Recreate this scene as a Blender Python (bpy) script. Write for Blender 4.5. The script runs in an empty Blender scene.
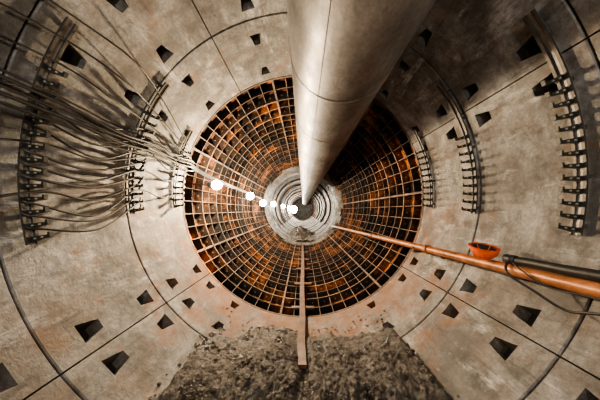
import bpy, bmesh, math, random
from mathutils import Vector, noise
random.seed(7)
R=2.75
D2R=math.pi/180
scn=bpy.context.scene
col=scn.collection
try: scn.view_settings.look='AgX - Medium High Contrast'
except Exception: pass

# ---------------------------------------------------------------- helpers
def mesh_obj(name,verts,faces,mats=(),parent=None,smooth=False,midx=None):
    me=bpy.data.meshes.new(name); me.from_pydata(verts,[],faces); me.update()
    for m in mats: me.materials.append(m)
    if midx:
        for p,i in zip(me.polygons,midx): p.material_index=i
    if smooth:
        for p in me.polygons: p.use_smooth=True
    ob=bpy.data.objects.new(name,me); col.objects.link(ob)
    if parent: ob.parent=parent
    return ob
def empty(name,loc=(0,0,0)):
    e=bpy.data.objects.new(name,None); e.location=loc; col.objects.link(e); e.empty_display_size=.2
    return e
class MB:
    def __init__(s): s.v=[];s.f=[];s.m=[]
    def add(s,v,f,m=0):
        o=len(s.v); s.v+=[tuple(a) for a in v]; s.f+=[tuple(i+o for i in a) for a in f]; s.m+=[m]*len(f)
    def obj(s,name,mats,parent=None,smooth=False):
        return mesh_obj(name,s.v,s.f,mats,parent,smooth,s.m)
def tube(mb,pts,r,n=10,m=0,cap=True):
    pts=[Vector(p) for p in pts]; V=[];F=[]
    up=Vector((0,0,1)); prev=None
    for i,p in enumerate(pts):
        t=(pts[min(i+1,len(pts)-1)]-pts[max(i-1,0)]).normalized()
        if prev is None:
            a=t.cross(up)
            if a.length<1e-3: a=t.cross(Vector((1,0,0)))
            a.normalize()
        else:
            a=prev-t*prev.dot(t); a.normalize()
        prev=a; b=t.cross(a)
        rr=r[i] if isinstance(r,(list,tuple)) else r
        for k in range(n):
            w=2*math.pi*k/n; V.append(p+a*math.cos(w)*rr+b*math.sin(w)*rr)
    for i in range(len(pts)-1):
        for k in range(n):
            F.append((i*n+k,i*n+(k+1)%n,(i+1)*n+(k+1)%n,(i+1)*n+k))
    if cap:
        F.append(tuple(range(n))[::-1]); F.append(tuple((len(pts)-1)*n+k for k in range(n)))
    mb.add(V,F,m)
def pol(th,r,y): return (r*math.cos(th*D2R),y,r*math.sin(th*D2R))
def arcbox(mb,t0,t1,r0,r1,y0,y1,step=2.5,m=0,m_in=None,bev=0):
    n=max(1,int(round((t1-t0)/step)));V=[]
    closed=abs(t1-t0-360)<1e-6
    cnt=n if closed else n+1
    for i in range(cnt):
        t=t0+(t1-t0)*i/n
        if bev:
            prof=[(r0+bev,y0),(r0,y0+bev),(r0,y1-bev),(r0+bev,y1),(r1,y1),(r1,y0)]
        else: prof=[(r0,y0),(r0,y1),(r1,y1),(r1,y0)]
        for (r,y) in prof: V.append(pol(t,r,y))
    k=6 if bev else 4
    F=[];M=[]
    for i in range(n):
        j=(i+1)%cnt
        for a in range(k):
            b=(a+1)%k
            F.append((i*k+a,i*k+b,j*k+b,j*k+a))
            inner=(a in (0,1,2)) if bev else a==0
            M.append(m_in if (m_in is not None and inner) else m)
    if not closed:
        F.append(tuple(range(k))[::-1]);M.append(m)
        F.append(tuple(n*k+a for a in range(k)));M.append(m)
    o=len(mb.v); mb.v+=V; mb.f+=[tuple(i+o for i in f) for f in F]; mb.m+=M
def rbox(mb,th,r0,r1,dt,y0,y1,m=0,m_in=None):
    c,s=math.cos(th*D2R),math.sin(th*D2R); V=[]
    for r in(r0,r1):
        for t in(-dt,dt):
            for y in(y0,y1): V.append((r*c-t*s,y,r*s+t*c))
    F=[(0,1,3,2),(4,6,7,5),(0,4,5,1),(2,3,7,6),(0,2,6,4),(1,5,7,3)]
    o=len(mb.v); mb.v+=V; mb.f+=[tuple(i+o for i in f) for f in F]
    mb.m+=[m_in if m_in is not None else m]+[m]*5
def fixn(ob):
    bm=bmesh.new(); bm.from_mesh(ob.data); bmesh.ops.recalc_face_normals(bm,faces=bm.faces); bm.to_mesh(ob.data); bm.free()

# ---------------------------------------------------------------- materials
class NT:
    def __init__(s,name):
        s.mat=bpy.data.materials.new(name); s.mat.use_nodes=True; s.t=s.mat.node_tree
        s.b=s.t.nodes['Principled BSDF']; s.tc=s.t.nodes.new('ShaderNodeTexCoord')
        s.bumpin=None
    def n(s,k,**kw):
        x=s.t.nodes.new(k)
        for a,v in kw.items(): setattr(x,a,v)
        return x
    def l(s,a,b): s.t.links.new(a,b)
    def noise(s,scale,detail=6,rough=.6,vec=None,mscale=None,off=None):
        x=s.n('ShaderNodeTexNoise'); x.inputs['Scale'].default_value=scale; x.inputs['Detail'].default_value=detail; x.inputs['Roughness'].default_value=rough
        v=vec or s.tc.outputs['Object']
        if mscale or off:
            mp=s.n('ShaderNodeMapping'); mp.inputs['Scale'].default_value=mscale or (1,1,1); mp.inputs['Location'].default_value=off or (0,0,0)
            s.l(v,mp.inputs['Vector']); v=mp.outputs[0]
        s.l(v,x.inputs['Vector']); return x.outputs['Fac']
    def ramp(s,src,stops):
        x=s.n('ShaderNodeValToRGB'); e=x.color_ramp.elements
        e[0].position,e[0].color=stops[0][0],(*stops[0][1],1)
        e[1].position,e[1].color=stops[1][0],(*stops[1][1],1)
        for p,c in stops[2:]:
            q=e.new(p); q.color=(*c,1)
        s.l(src,x.inputs[0]); return x.outputs[0]
    def mix(s,f,a,b,mode='MIX'):
        x=s.n('ShaderNodeMix',data_type='RGBA',blend_type=mode)
        if isinstance(f,(int,float)): x.inputs[0].default_value=f
        else: s.l(f,x.inputs[0])
        for i,q in((6,a),(7,b)):
            if isinstance(q,tuple): x.inputs[i].default_value=(*q,1)
            else: s.l(q,x.inputs[i])
        return x.outputs[2]
    def bump(s,h,strength=.4,dist=.02):
        x=s.n('ShaderNodeBump'); x.inputs['Strength'].default_value=strength; x.inputs['Distance'].default_value=dist
        s.l(h,x.inputs['Height'])
        if s.bumpin: s.l(s.bumpin,x.inputs['Normal'])
        s.bumpin=x.outputs[0]; s.l(x.outputs[0],s.b.inputs['Normal'])
    def col(s,c):
        if isinstance(c,tuple): s.b.inputs['Base Color'].default_value=(*c,1)
        else: s.l(c,s.b.inputs['Base Color'])
    def rough(s,v):
        if isinstance(v,float): s.b.inputs['Roughness'].default_value=v
        else: s.l(v,s.b.inputs['Roughness'])
G=lambda v:(v,v,v)

def concrete(name,rust=True,k=1.0):
    m=NT(name)
    q=lambda c:tuple(x*k for x in c)
    a=m.noise(1.5,10,.72); base=m.ramp(a,[(.38,q((.100,.092,.083))),(.62,q((.37,.36,.34))),(.5,q((.235,.224,.208)))])
    f=m.noise(26,7,.78); base=m.mix(.65,base,m.ramp(f,[(.36,(.32,.31,.30)),(.6,(1,1,1))]),'MULTIPLY')
    g=m.n('ShaderNodeNewGeometry'); 
    base=m.mix(.8,base,m.ramp(g.outputs['Random Per Island'],[(0,(.60,.59,.58)),(1,(1.0,.99,.98))]),'MULTIPLY')
    st=m.noise(2.6,8,.75,mscale=(1.2,.5,1.8),off=(3,1,5)); base=m.mix(m.ramp(st,[(.55,G(0)),(.66,G(.7))]),base,q((.52,.51,.485)))
    dk=m.noise(1.5,10,.78,mscale=(1.0,1.4,.6),off=(9,2,4)); base=m.mix(m.ramp(dk,[(.45,G(0)),(.59,G(.85))]),base,(.065,.056,.048))
    br=m.noise(.8,8,.7,off=(1,7,2)); base=m.mix(m.ramp(br,[(.52,G(0)),(.64,G(.45))]),base,(.17,.115,.075))
    rn=m.noise(7,6,.7,mscale=(2.2,.35,.35),off=(2,2,2)); base=m.mix(m.ramp(rn,[(.54,G(0)),(.65,G(.65))]),base,(.05,.042,.036))
    if rust:
        s=m.n('ShaderNodeSeparateXYZ'); m.l(m.tc.outputs['Object'],s.inputs[0])
        mr=m.n('ShaderNodeMapRange'); mr.inputs[1].default_value=2.2; mr.inputs[2].default_value=4.2; m.l(s.outputs['Y'],mr.inputs[0])
        mz=m.n('ShaderNodeMapRange'); mz.inputs[1].default_value=.3; mz.inputs[2].default_value=-1.7; m.l(s.outputs['Z'],mz.inputs[0])
        mu=m.n('ShaderNodeMath',operation='MULTIPLY'); m.l(mr.outputs[0],mu.inputs[0]); m.l(mz.outputs[0],mu.inputs[1])
        r=m.noise(2.3,9,.75); ad=m.n('ShaderNodeMath',operation='MULTIPLY_ADD'); m.l(mu.outputs[0],ad.inputs[0]); ad.inputs[1].default_value=.2; m.l(r,ad.inputs[2])
        base=m.mix(m.ramp(ad.outputs[0],[(.56,G(0)),(.72,G(.85))]),base,(.17,.068,.024))
    m.col(base); m.rough(m.ramp(m.noise(4),[(.3,G(.38)),(.7,G(.8))]))
    m.bump(m.noise(60,5,.7),.35,.012); m.bump(a,.4,.06)
    return m.mat
M_conc=concrete('concrete_segment')
M_conc2=concrete('far_concrete',False,1.1)
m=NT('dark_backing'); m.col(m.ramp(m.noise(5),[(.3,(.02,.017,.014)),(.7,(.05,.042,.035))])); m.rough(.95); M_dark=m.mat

def iron(name,cs,bump=.5,off=(0,0,0)):
    m=NT(name); a=m.noise(.9,9,.74,off=off); b=m.noise(14,6,.7)
    c=m.ramp(a,[(.43,cs[0]),(.60,cs[2]),(.52,cs[1])])
    c=m.mix(.7,c,m.ramp(b,[(.36,(.18,.15,.13)),(.60,(1,1,1))]),'MULTIPLY')
    m.col(c); m.rough(.75); m.b.inputs['Metallic'].default_value=.05
    m.bump(b,bump,.02); return m.mat
M_skin=iron('rusted_iron_skin',[(.022,.014,.010),(.13,.046,.015),(.85,.29,.06)])
M_rib=iron('rusted_iron_rib',[(.012,.008,.007),(.035,.017,.010),(.28,.10,.026)])
M_edge=iron('lit_worn_iron_edge',[(.085,.058,.043),(.19,.12,.078),(.40,.22,.115)],.2)  # caught light painted as a paler tone on worn rib edges

m=NT('galvanised_duct'); a=m.noise(2.2,8,.7,mscale=(1,.5,1)); b=m.noise(30,6,.7)
c=m.ramp(a,[(.35,(.16,.15,.14)),(.65,(.39,.375,.36))]); c=m.mix(.45,c,m.ramp(b,[(.35,(.45,.43,.41)),(.62,(1,1,1))]),'MULTIPLY')
sc=m.noise(6,7,.75,mscale=(1,.25,1),off=(4,4,1)); c=m.mix(m.ramp(sc,[(.54,G(0)),(.66,G(.55))]),c,(.10,.085,.072)); m.col(c)
m.b.inputs['Metallic'].default_value=.6; m.rough(m.ramp(m.noise(5,6,.6),[(.3,G(.36)),(.7,G(.58))]))
m.bump(m.noise(3,4,.5,mscale=(1,.6,1)),.4,.03); M_duct=m.mat

m=NT('mud_rubble'); a=m.noise(2.5,10,.75); b=m.noise(16,10,.82)
c=m.ramp(a,[(.42,(.085,.070,.058)),(.63,(.42,.385,.34)),(.52,(.22,.187,.155))]); c=m.mix(.85,c,m.ramp(b,[(.42,(.15,.13,.12)),(.58,(1,1,1))]),'MULTIPLY')
m.col(c); m.rough(m.ramp(a,[(.42,G(.16)),(.56,G(.7))])); m.bump(b,1.0,.09); m.bump(m.noise(60,5,.7),.9,.025); M_mud=m.mat

def simple(name,c,rough=.6,metal=0,var=.35,sc=12,bump=.2):
    m=NT(name); a=m.noise(sc,6,.65); d=tuple(x*(1-var) for x in c); u=tuple(min(1,x*(1+var)) for x in c)
    m.col(m.ramp(a,[(.3,d),(.7,u)])); m.rough(rough); m.b.inputs['Metallic'].default_value=metal
    m.bump(a,bump,.01); return m.mat
M_steel=simple('bracket_steel',(.075,.067,.06),.5,.5)
M_arm=simple('bracket_arm_steel',(.035,.034,.028),.5,.3)
M_bolt=simple('bright_bolt',(.5,.48,.42),.4,.5)
M_rail=simple('rail_galvanised',(.28,.265,.25),.5,.4)
M_black=simple('cable_rubber',(.016,.015,.014),.5)
M_grey=simple('cable_grey',(.045,.041,.038),.5)
M_pipe=simple('rusty_pipe',(.34,.135,.055),.4,.2,.6,6,.3)
M_orange=simple('orange_plastic',(.78,.12,.028),.35,0,.15)
M_liner=simple('helmet_lining',(.03,.02,.02),.8)
M_wood=simple('wet_timber',(.11,.055,.03),.6,0,.6,5,.4)
m=NT('lamp_glass'); m.col((1,.9,.75)); m.b.inputs['Emission Color'].default_value=(1,.88,.7,1); m.b.inputs['Emission Strength'].default_value=200; M_glow=m.mat

# ---------------------------------------------------------------- concrete lining
lining=empty('tunnel_lining')
JO=[-35.5,25.5,77,121,165,219.7,270]
PTH=[-31,-40,21,30,51,107,136,152,215,224.3,-58,238,83]
def ring(name,y0,y1,pock,joints=JO,pth=PTH):
    mb=MB(); g=.16
    js=sorted(joints); js=js+[js[0]+360]
    for a,b in zip(js[:-1],js[1:]):
        arcbox(mb,a+g,b-g,R,R+.24,y0+.008,y1-.008,2.0,bev=.009)
    ob=mb.obj(name,[M_conc],lining); fixn(ob)
    if pock:
        cb=MB()
        for th in pth:
            for i,yc in enumerate(pock):
                w=.105+.01*random.random(); h=.12
                s=1 if i%2==0 else -1
                c,sn=math.cos(th*D2R),math.sin(th*D2R)
                def P(r,t,y): return (r*c-t*sn,y,r*sn+t*c)
                wn,wf=(w,w*.5)
                if s<0: wn,wf=wf,w
                V=[P(R-.1,-wn*1.0,yc-h),P(R-.1,wn*1.0,yc-h),P(R-.1,wf,yc+h),P(R-.1,-wf,yc+h),
                   P(R+.19,-wn*.85,yc-h*.3),P(R+.19,wn*.85,yc-h*.3),P(R+.19,wf*.85,yc+h*.95),P(R+.19,-wf*.85,yc+h*.95)]
                cb.add(V,[(0,3,2,1),(4,5,6,7),(0,1,5,4),(1,2,6,5),(2,3,7,6),(3,0,4,7)])
        co=cb.obj('cutter',[M_conc]); fixn(co)
        md=ob.modifiers.new('b','BOOLEAN'); md.object=co; md.operation='DIFFERENCE'; md.solver='EXACT'
        dg=bpy.context.evaluated_depsgraph_get(); me=bpy.data.meshes.new_from_object(ob.evaluated_get(dg))
        ob.modifiers.clear(); ob.data=me
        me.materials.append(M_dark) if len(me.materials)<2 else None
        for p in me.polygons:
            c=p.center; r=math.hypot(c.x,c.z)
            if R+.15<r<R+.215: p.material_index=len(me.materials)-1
        bpy.data.objects.remove(co,do_unlink=True)
    return ob
ring('lining_ring_1',3.1,4.55,[3.45,4.22])
ring('lining_ring_2',1.75,3.1,[2.11,2.83])
ring('lining_ring_3',.4,1.75,[.8,1.42])
ring('lining_ring_4',-.95,.4,None); ring('lining_ring_5',-2.3,-.95,None); ring('lining_ring_6',-3.65,-2.3,None)
mb=MB(); arcbox(mb,0,360,R+.305,R+.36,-3.7,60,6); ob=mb.obj('added_light_block_shell',[M_dark],lining)  # dark backing behind the joints, added to keep light from leaking in
mb=MB(); y=14.6; i=0
while y<58:
    dr=[0,.05,.02,.07][i%4]
    for a,b in zip(sorted(JO),sorted(JO)[1:]+[-35.5+360]):
        arcbox(mb,a+.4,b-.4,R-.06+dr,R+.3,y+.03,y+1.37,4)
    y+=1.4; i+=1
o=mb.obj('far_lining',[M_conc2],lining); fixn(o)
V=[];F=[];n=120;prof=[(14.45,.30),(14.5,.06),(14.7,-.12),(15.3,-.20),(16.1,-.16),(16.6,.0),(16.7,.3)]
for (yy,dr) in prof:
    for k in range(n):
        th=k*3; p=Vector(pol(th,1,yy)); nn=noise.fractal(p*2.2+Vector((0,yy,0)),1,2,4)
        V.append(pol(th,R+dr+.13*nn,yy+.12*nn))
for i in range(len(prof)-1):
    for k in range(n): F.append((i*n+k,i*n+(k+1)%n,(i+1)*n+(k+1)%n,(i+1)*n+k))
mesh_obj('sprayed_collar',V,F,[M_conc2],lining,True)
mb=MB(); yy=19
while yy<56:
    arcbox(mb,-40,220,R-.20,R-.05,yy,yy+.10,4); yy+=4.2
o=mb.obj('arch_ribs',[M_rib],lining); fixn(o)
for nm,yy in (('wall_back',-3.7),('wall_far_end',58.2)):
    mb=MB(); V=[pol(t,R+.3,yy) for t in range(0,360,6)]+[pol(t,R+.3,yy+.1) for t in range(0,360,6)]
    n=60; mb.add(V,[tuple(range(n)),tuple(range(n,2*n))]+[(i,(i+1)%n,n+(i+1)%n,n+i) for i in range(n)])
    mb.obj(nm,[M_dark if yy<0 else M_conc2])

# ---------------------------------------------------------------- cast iron section
cast=empty('cast_iron_tubbing')
SK=.25
mb=MB(); arcbox(mb,0,360,R+SK-.01,R+SK+.01,4.56,14.6,3); o=mb.obj('skin',[M_skin],cast); fixn(o)
mb=MB(); y=4.6;i=0
while y<14.6:
    big=(i%2==0)
    t=.045 if big else .022
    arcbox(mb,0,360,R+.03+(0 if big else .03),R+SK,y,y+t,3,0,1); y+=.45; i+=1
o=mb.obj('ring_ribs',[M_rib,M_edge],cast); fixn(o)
mb=MB(); NL=56
for k in range(NL):
    th=k*360/NL+2
    big=(k%8==0)
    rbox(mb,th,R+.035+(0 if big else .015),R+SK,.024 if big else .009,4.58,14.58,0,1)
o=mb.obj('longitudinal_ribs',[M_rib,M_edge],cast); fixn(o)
mb=MB()
for j in range(4):
    for k in range(NL):
        th=(k+.5)*360/NL+2
        tube(mb,[pol(th,R+.14,4.6+.9*j-.03),pol(th,R+.14,4.6+.9*j)],.018,6)
mb.obj('flange_bolts',[M_edge],cast)

# ---------------------------------------------------------------- ventilation duct
duct=empty('ventilation_duct'); DX,DZ,DA=.417,1.364,.55
mb=MB(); n=72; ys=[-3.6+i*.6 for i in range(int(58/.6))]
V=[];F=[]
for i,yy in enumerate(ys):
    for k in range(n):
        w=2*math.pi*k/n; V.append((DX+DA*math.cos(w),yy,DZ+DA*math.sin(w)))
for i in range(len(ys)-1):
    for k in range(n): F.append((i*n+k,i*n+(k+1)%n,(i+1)*n+(k+1)%n,(i+1)*n+k))
mb.add(V,F); o=mb.obj('shell',[M_duct],duct,True); 
mb=MB(); yy=-2.9
def circ(mb,cx,cz,r0,r1,y0,y1,n=72):
    V=[]
    for k in range(n):
        w=2*math.pi*k/n
        for r,y in((r0,y0),(r1,y0+(y1-y0)*.25),(r1,y0+(y1-y0)*.75),(r0,y1)): V.append((cx+r*math.cos(w),y,cz+r*math.sin(w)))
    F=[]
    for k in range(n):
        j=(k+1)%n
        for a in range(3): F.append((k*4+a,k*4+a+1,j*4+a+1,j*4+a))
    mb.add(V,F)
while yy<54:
    circ(mb,DX,DZ,DA-.002,DA+.005,yy,yy+.022); yy+=1.25
mb.obj('joint_bands',[M_duct],duct,True)
mb=MB()
c,s=math.cos(-118*D2R),math.sin(-118*D2R)
tube(mb,[(DX+(DA)*c,-3.5,DZ+(DA)*s),(DX+(DA)*c,54,DZ+(DA)*s)],.003,6)
mb.obj('longitudinal_seam',[M_duct],duct)
mb=MB(); yy=-1.5
while yy<50:
    for sx in(-.35,.35):
        x=DX+sx; z0=DZ+math.sqrt(DA**2-sx**2)-.02; z1=math.sqrt((R+.05)**2-x*x)
        tube(mb,[(x,yy,z0),(x,yy,z1)],.012,6)
    yy+=2.5
mb.obj('hanger_rods',[M_steel],duct)

# ---------------------------------------------------------------- cable brackets
def rack(ycen,t0,t1,a0,a1,parentname):
    e=empty(parentname)
    mb=MB()
    for dy in(-.035,.035): arcbox(mb,t0,t1,R-.065,R-.045,ycen+dy-.012,ycen+dy+.012,2)
    arcbox(mb,t0,t1,R-.045,R-.04,ycen-.045,ycen+.045,2,1)
    mb2=MB(); n=int((a1-a0)/2.65); 
    tt=t0+2
    while tt<t1: 
        rbox(mb2,tt,R-.045,R+.01,.02,ycen-.03,ycen+.03); tt+=10
    mb.obj('rail',[M_steel,M_rail],e); mb2.obj('standoffs',[M_steel],e)
    mb3=MB()
    up=1 if abs(a0)<90 else -1
    for k in range(n+1):
        th=a0+(a1-a0)*k/n
        c,s=math.cos(th*D2R),math.sin(th*D2R)
        rbox(mb3,th,R-.08,R-.065,.026,ycen-.045,ycen+.045)
        V=[]
        for r,h in((R-.235,.014),(R-.075,.024)):
            for t in(-h,h):
                for dy in(-.016,.016): V.append((r*c-t*s,ycen+dy,r*s+t*c))
        mb3.add(V,[(0,1,3,2),(4,6,7,5),(0,4,5,1),(2,3,7,6),(0,2,6,4),(1,5,7,3)])
        V=[]
        for r in(R-.25,R-.23):
            for t in(-.012*up,.036*up):
                for dy in(-.016,.016): V.append((r*c-t*s,ycen+dy,r*s+t*c))
        mb3.add(V,[(0,1,3,2),(4,6,7,5),(0,4,5,1),(2,3,7,6),(0,2,6,4),(1,5,7,3)])
        for rb in(R-.11,R-.18):
            tube(mb3,[(rb*c,ycen-.026,rb*s),(rb*c,ycen-.014,rb*s)],.009,6,1)
    o=mb3.obj('arms',[M_arm,M_bolt],e); fixn(o)
    return e
rack(1.94,-12,36,-11,21,'cable_rack')
rack(3.14,-8,38,-7,18,'cable_rack')
rack(4.20,-6,30,-5,20,'cable_rack')
rack(1.94,146,194,157,193,'cable_rack')
rack(3.14,142,188,154,187,'cable_rack')
rack(4.20,150,186,160,185,'cable_rack')

# ---------------------------------------------------------------- cables on left
def cat(pts,k=8):
    P=[Vector(p) for p in pts]; P=[P[0]*2-P[1]]+P+[P[-1]*2-P[-2]]; out=[]
    for i in range(1,len(P)-2):
        for j in range(k):
            t=j/k; a,b,c,d=P[i-1],P[i],P[i+1],P[i+2]
            out.append(.5*((2*b)+(c-a)*t+(2*a-5*b+4*c-d)*t*t+(3*b-a-3*c+d)*t**3))
    out.append(P[-2]); return out
def clampR(p,m):
    x,y,z=p; r=math.hypot(x,z)
    if r>m: x*=m/r; z*=m/r
    return (x,y,z)
cab=empty('wall_cables')
mb=MB()
for i in range(12):
    t1=162+i*2.65; t2=159+i*2.35; t3=162+i*1.95
    rr=R-.15-.06*random.random(); r=random.choice([.010,.012,.015])
    s1=random.uniform(.12,.26); s2=random.uniform(.05,.15)
    A=pol(t1,rr,1.94); B=pol(t2,rr,3.14); C=pol(t3,rr,4.20)
    A0=pol(t1+random.uniform(-2,2),rr,.5)
    m1=clampR(((A[0]+B[0])/2,2.45,(A[2]+B[2])/2-s1),R-.20)
    m0=clampR(((A[0]+A0[0])/2,1.2,(A[2]+A0[2])/2-s1),R-.15)
    m2=clampR(((B[0]+C[0])/2,3.67,(B[2]+C[2])/2-s2),R-.12)
    pts=[A,m1,B]
    if i%4==0: pts=[A0,m0]+pts
    else: pts=[pol(t1-1,R-.1,1.86)]+pts
    if i%3==0: pts+=[m2,C,pol(t3,R-.05,4.5)]
    else: pts+=[pol(t2+2,R-.08,3.25)]
    tube(mb,cat(pts),r,8,random.choice([0,0,1]))
mb.obj('slack_cables',[M_black,M_grey],cab,True)
mb=MB()
for (dx,dz,r) in((0,0,.019),(-.03,.07,.013),(.02,.12,.017),(-.04,.20,.012),(.02,-.08,.013)):
    x=-2.33+dx; z=.58+dz
    pts=[]
    for j,yy in enumerate([-1,.5,1.94,2.5,3.14,3.7,4.2]):
        sag=-.02-.03*random.random() if j in(3,5) else 0
        pts.append(clampR((x-.0*yy,yy,z+sag),R-.04))
    pts+=[(-2.60,4.75,.66+dz*.4),(-2.66,5.9,.60+dz*.3),(-2.68,9.4,.5+dz*.3),(-2.68,12.8,.4+dz*.3)]
    tube(mb,cat(pts,4),r,8,0)
mb.obj('taut_cables',[M_black],cab,True)
mb=MB()
for i in range(3):
    t=141+i*5
    pts=[pol(t+8,R-.06,.9),pol(t+4,R-.10,1.94),pol(t+3+i,R-.18,2.5),pol(t+6,R-.10,3.14),pol(158+i*1.5,R-.2,4.2)]
    tube(mb,cat(pts),.010,8)
mb.obj('upper_cables',[M_black],cab,True)

# ---------------------------------------------------------------- rusty service pipe right
def pp(y): return Vector((2.3-.0179*(y-1.55),y,-.948-.0405*(y-1.55)))
pipe=empty('service_pipe'); mb=MB()
tube(mb,[pp(-1.5)]+[pp(q) for q in(1,3,5,8,11,14.3)],.062,20)
mb.obj('pipe_body',[M_pipe],pipe,True)
mb=MB()
for yy in(.9,3.6,6.3,9,11.8): tube(mb,[pp(yy),pp(yy+.04)],.08,20); tube(mb,[pp(yy+.05),pp(yy+.09)],.08,20)
mb.obj('flanges',[M_pipe],pipe)
mb=MB()
for yy in(1.3,3.9,6.6,9.4,12.2):
    p=pp(yy); xw=math.sqrt((R+.1)**2-(p.z-.09)**2)
    V=[];
    for x in(p.x-.12,xw):
        for z in(p.z-.10,p.z-.07):
            for y2 in(yy-.03,yy+.03): V.append((x,y2,z))
    mb.add(V,[(0,1,3,2),(4,6,7,5),(0,4,5,1),(2,3,7,6),(0,2,6,4),(1,5,7,3)])
    tube(mb,[(p.x-.1,yy,p.z-.09),(p.x-.1,yy,p.z+.02)],.012,6)
mb.obj('support_arms',[M_steel],pipe)

hose=empty('rubber_hose'); mb=MB()
H=lambda y,dx,dz:(pp(y).x+dx,y,pp(y).z+dz)
tube(mb,cat([H(2.16,-.03,.11),H(2.0,-.01,.115),H(1.7,0,.112),H(1.3,.02,.12),H(.6,.05,.13)]),.045,14)
tube(mb,[H(2.22,-.03,.115),H(2.12,-.03,.115)],.052,14)
mb.obj('hose_body',[M_black],hose,True)
mb=MB()
tube(mb,cat([H(2.2,-.05,.09),H(2.12,-.12,-.02),H(1.95,-.05,-.14),H(1.75,0,-.24),H(1.55,.0,-.18),H(1.2,.0,-.08),H(.8,0,-.1)]),.012,8)
tube(mb,cat([H(2.18,-.05,.12),H(2.0,-.09,.03),H(1.8,-.08,-.06),H(1.5,-.07,-.05),H(1.1,-.08,-.12)]),.008,8)
mb.obj('cable_loops',[M_black],hose,True)

hat=empty('hard_hat',(2.23,2.46,-.775)); mb=MB()
V=[];F=[];n=36;rows=9
for layer,(sc) in enumerate((1,.93)):
    for i in range(rows):
        ph=i/(rows-1)*math.pi/2
        for k in range(n):
            w=2*math.pi*k/n
            V.append((.125*sc*math.cos(ph)**.8*math.cos(w),.145*sc*math.cos(ph)**.8*math.sin(w),-.14*sc*math.sin(ph)))
for L in(0,1):
    o0=L*rows*n
    for i in range(rows-1):
        for k in range(n): F.append((o0+i*n+k,o0+i*n+(k+1)%n,o0+(i+1)*n+(k+1)%n,o0+(i+1)*n+k))
mf=[0]*((rows-1)*n)+[1]*((rows-1)*n)
for k in range(n): F.append((k,(k+1)%n,rows*n+(k+1)%n,rows*n+k)); mf.append(0)
o0=len(V)
for k in range(n):
    w=2*math.pi*k/n; pk=.010+.05*max(0,math.cos(w-math.pi))**3
    V.append((.125*math.cos(w),.145*math.sin(w),.001)); V.append(((.125+pk)*math.cos(w),(.145+pk*.8)*math.sin(w),.010))
    V.append(((.125+pk)*math.cos(w),(.145+pk*.8)*math.sin(w),.004)); V.append((.125*math.cos(w),.145*math.sin(w),-.006))
for k in range(n):
    j=(k+1)%n
    for a in range(3): F.append((o0+k*4+a,o0+k*4+a+1,o0+j*4+a+1,o0+j*4+a)); mf.append(0)
o=mesh_obj('shell',V,F,[M_orange,M_liner],hat,True,mf); fixn(o)
mb=MB()
for a in(0,1.05,2.1):
    pts=[(.105*math.cos(a)*math.cos(q),.125*math.sin(a)*math.cos(q),-.07*math.sin(q)) for q in[i*math.pi/10 for i in range(11)]]
    tube(mb,pts,.006,6)
mb.obj('suspension_straps',[M_orange],hat)
mb=MB()
for k in(-.05,0,.05): tube(mb,cat([(-.11,k,-.055),(-.07,k,-.12),(0,k,-.142),(.07,k,-.12),(.11,k,-.055)],4),.006,6)
mb.obj('crown_ridges',[M_orange],hat,True)
hat.rotation_euler=(math.radians(9),math.radians(-4),.3)

# ---------------------------------------------------------------- rubble floor
V=[];F=[];nx,ny=220,430
X0,X1,Y0,Y1=-1.9,1.9,-3.6,4.4
def fbm(x,y,s,o=4): return noise.fractal(Vector((x*s,y*s,3.1)),1.0,2.0,o)
def sst(t):
    t=min(1,max(0,t)); return t*t*(3-2*t)
for j in range(ny):
    yy=Y0+(Y1-Y0)*j/(ny-1)
    for i in range(nx):
        xx=X0+(X1-X0)*i/(nx-1)
        wz=-math.sqrt(R*R-xx*xx)
        e=3.75-.42*(xx/1.35)**2+.26*fbm(xx+5,yy*.3,1.6,4)+(.35 if xx<0 else 0)*math.exp(-((xx+.5)/.35)**2)
        t=sst((yy-e+1.75)/1.85); k=1-.68*t
        nz=k*(.06*fbm(xx,yy,1.1)+.045*fbm(xx,yy,4)+.05*abs(fbm(xx,yy,9))+.025*fbm(xx,yy,20,4))
        flat=-2.22
        h=flat*(1-t)+(min(wz,flat)+.03)*t+nz
        if abs(xx)>1.5: h=flat+nz-.3*t
        if yy>e: h-=.35*(yy-e)
        h-=.14*math.exp(-((xx-.03)/.10)**2)*min(1,max(0,(yy-1.9)*2))*(1-t)
        V.append((xx,yy,h))
for j in range(ny-1):
    for i in range(nx-1):
        a=j*nx+i; F.append((a,a+1,a+nx+1,a+nx))
fl=mesh_obj('floor',V,F,[M_mud],None,True)
def hgt(x,y):
    i=int((x-X0)/(X1-X0)*(nx-1)); j=int((y-Y0)/(Y1-Y0)*(ny-1)); return V[j*nx+i][2]
bm=bmesh.new()
for q in range(4200):
    x=random.gauss(0,.85); y=random.uniform(1.2,4.1)
    if abs(x)>1.6 or abs(x)<.1: continue
    z=max(hgt(x,y),-math.sqrt(R*R-x*x)); s=random.choice([.006,.008,.010,.010,.012,.016,.022,.036])*random.uniform(.7,1.2)
    if y>3.1: s*=.55
    r=bmesh.ops.create_icosphere(bm,subdivisions=1,radius=s)
    a=random.uniform(.6,1.5); b=random.uniform(.4,.9); w=random.uniform(0,6)
    for v in r['verts']:
        c=v.co*random.uniform(.8,1.2); c=Vector((c.x*a,c.y,c.z*b))
        v.co=Vector((c.x*math.cos(w)-c.y*math.sin(w)+x,c.x*math.sin(w)+c.y*math.cos(w)+y,c.z+z))
me=bpy.data.meshes.new('loose_rubble'); bm.to_mesh(me); bm.free(); me.materials.append(M_mud)
ob=bpy.data.objects.new('loose_rubble',me); col.objects.link(ob)

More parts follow.
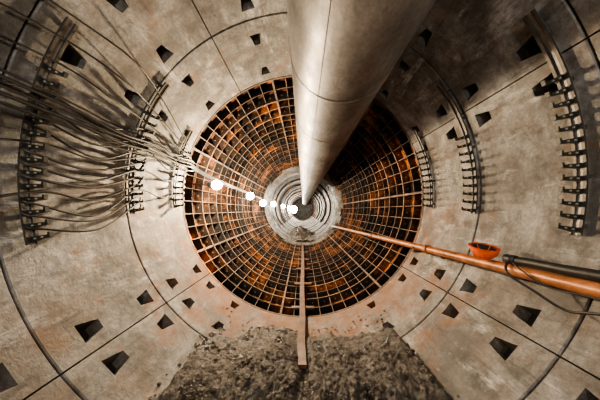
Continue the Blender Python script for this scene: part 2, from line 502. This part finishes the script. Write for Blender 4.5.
pl=empty('timber_plank'); mb=MB()
pts=[(y,hgt(-.03,y)+.04) for y in (2.62,2.9,3.2,3.5)]+[(4.4,-2.66),(6,-2.67),(9,-2.67),(14,-2.68)]
V2=[];F=[]
for (y,z) in pts:
    wob=.012*math.sin(y*3); hw=.055 if y<3 else .065
    for dx,dz in((-hw,0),(hw,0),(hw,-.05),(-hw,-.05)): V2.append((-.02+dx+wob,y,z+dz))
for i in range(len(pts)-1):
    for a in range(4): F.append((i*4+a,i*4+(a+1)%4,i*4+4+(a+1)%4,i*4+4+a))
F+= [(3,2,1,0),tuple(len(V2)-4+k for k in range(4))]
mb.add(V2,F); o=mb.obj('board',[M_wood],pl); fixn(o)
mb=MB()
for y in(4.9,6.5,8.1,9.7,11.3): 
    z=-2.74; V3=[]
    for x in(-.28,.28):
        for zz in(z,z+.05):
            for y2 in(y-.05,y+.05): V3.append((x,y2,zz))
    mb.add(V3,[(0,1,3,2),(4,6,7,5),(0,4,5,1),(2,3,7,6),(0,2,6,4),(1,5,7,3)])
mb.obj('cross_bearers',[M_wood],pl)

bm=bmesh.new(); bmesh.ops.create_grid(bm,x_segments=60,y_segments=60,size=1)
for v in bm.verts:
    x,y=v.co.x*2.0,v.co.y*3+17.5
    v.co=Vector((x,y,-2.6+ .8*math.exp(-((x+.3)/1.1)**2-((y-17.5)/1.6)**2)+.2*fbm(x,y,2)))
me=bpy.data.meshes.new('spoil_heap'); bm.to_mesh(me); bm.free(); me.materials.append(M_mud)
ob=bpy.data.objects.new('spoil_heap',me); col.objects.link(ob)

# ---------------------------------------------------------------- lamps
def lamp(x,y,z,power,r=.06,cool=(1,.82,.60),soft=None,arm=.2):
    e=empty('work_or_fill_lamp',(x,y,z)); mb=MB()  # tunnel work lamps, and the added lamps behind the camera
    bm=bmesh.new(); bmesh.ops.create_uvsphere(bm,u_segments=16,v_segments=10,radius=r)
    me=bpy.data.meshes.new('bulb'); bm.to_mesh(me); bm.free(); me.materials.append(M_glow)
    for p in me.polygons: p.use_smooth=True
    b=bpy.data.objects.new('bulb',me); col.objects.link(b); b.parent=e
    s=1 if x>0 else -1
    tube(mb,[(s*r*.8,0,0),(s*(r+.05),0,0),(s*(r+.1),0,.0)],[r*.7,r*.8,r*.4],12)
    tube(mb,[(s*(r+.08),0,0),(s*(r+arm),0,.02)],.012,6)
    for k in range(6):
        w=k*math.pi/3; a=r*1.25
        tube(mb,[(s*r,a*.8*math.cos(w),a*.8*math.sin(w)),(0,a*math.cos(w),a*math.sin(w)),(-s*r*1.2,a*.3*math.cos(w),a*.3*math.sin(w))],.003,5)
    mb.obj('cage_and_holder',[M_steel],e)
    L=bpy.data.lights.new('light','POINT'); L.energy=power; L.color=cool; L.shadow_soft_size=soft or r
    lo=bpy.data.objects.new('light',L); col.objects.link(lo); lo.parent=e; lo.location=(-s*(r+.1),0,0)
LC=(1,.76,.48)
lamp(-2.2,5.1,.32,850,.12,LC,.05,.5)
lamp(-2.2,8.3,.26,750,.15,LC,None,.5)
lamp(-2.2,11.0,.065,550,.17,LC,None,.45)
LC=(1,.88,.74)
lamp(-2.1,14.2,.1,220,.18,LC)
lamp(-2.0,20,.05,150,.2,LC)
lamp(-2.0,29,-.1,250,.3,LC)
lamp(-1.9,40,-.2,800,.7,LC)
# unseen lamps added behind the photographer as key and fill, for even light
WC=(1,.955,.88)
lamp(-1.0,-.8,.75,205,.05,WC,.02)
lamp(1.5,-1.0,.7,140,.05,WC,.025)
lamp(.2,-1.6,-1.2,25,.06,WC,.06)  # added weak fill, low and out of view
w=bpy.data.worlds.new('World'); scn.world=w; w.use_nodes=True
w.node_tree.nodes['Background'].inputs[0].default_value=(1,.9,.8,1); w.node_tree.nodes['Background'].inputs[1].default_value=.05

cam=bpy.data.cameras.new('camera'); cam.lens=12; cam.sensor_width=36; cam.shift_x=-.005; cam.shift_y=.0167; cam.clip_start=.02
co=bpy.data.objects.new('camera',cam); col.objects.link(co); co.location=(0,0,-.32); co.rotation_euler=(math.pi/2,0,0); scn.camera=co
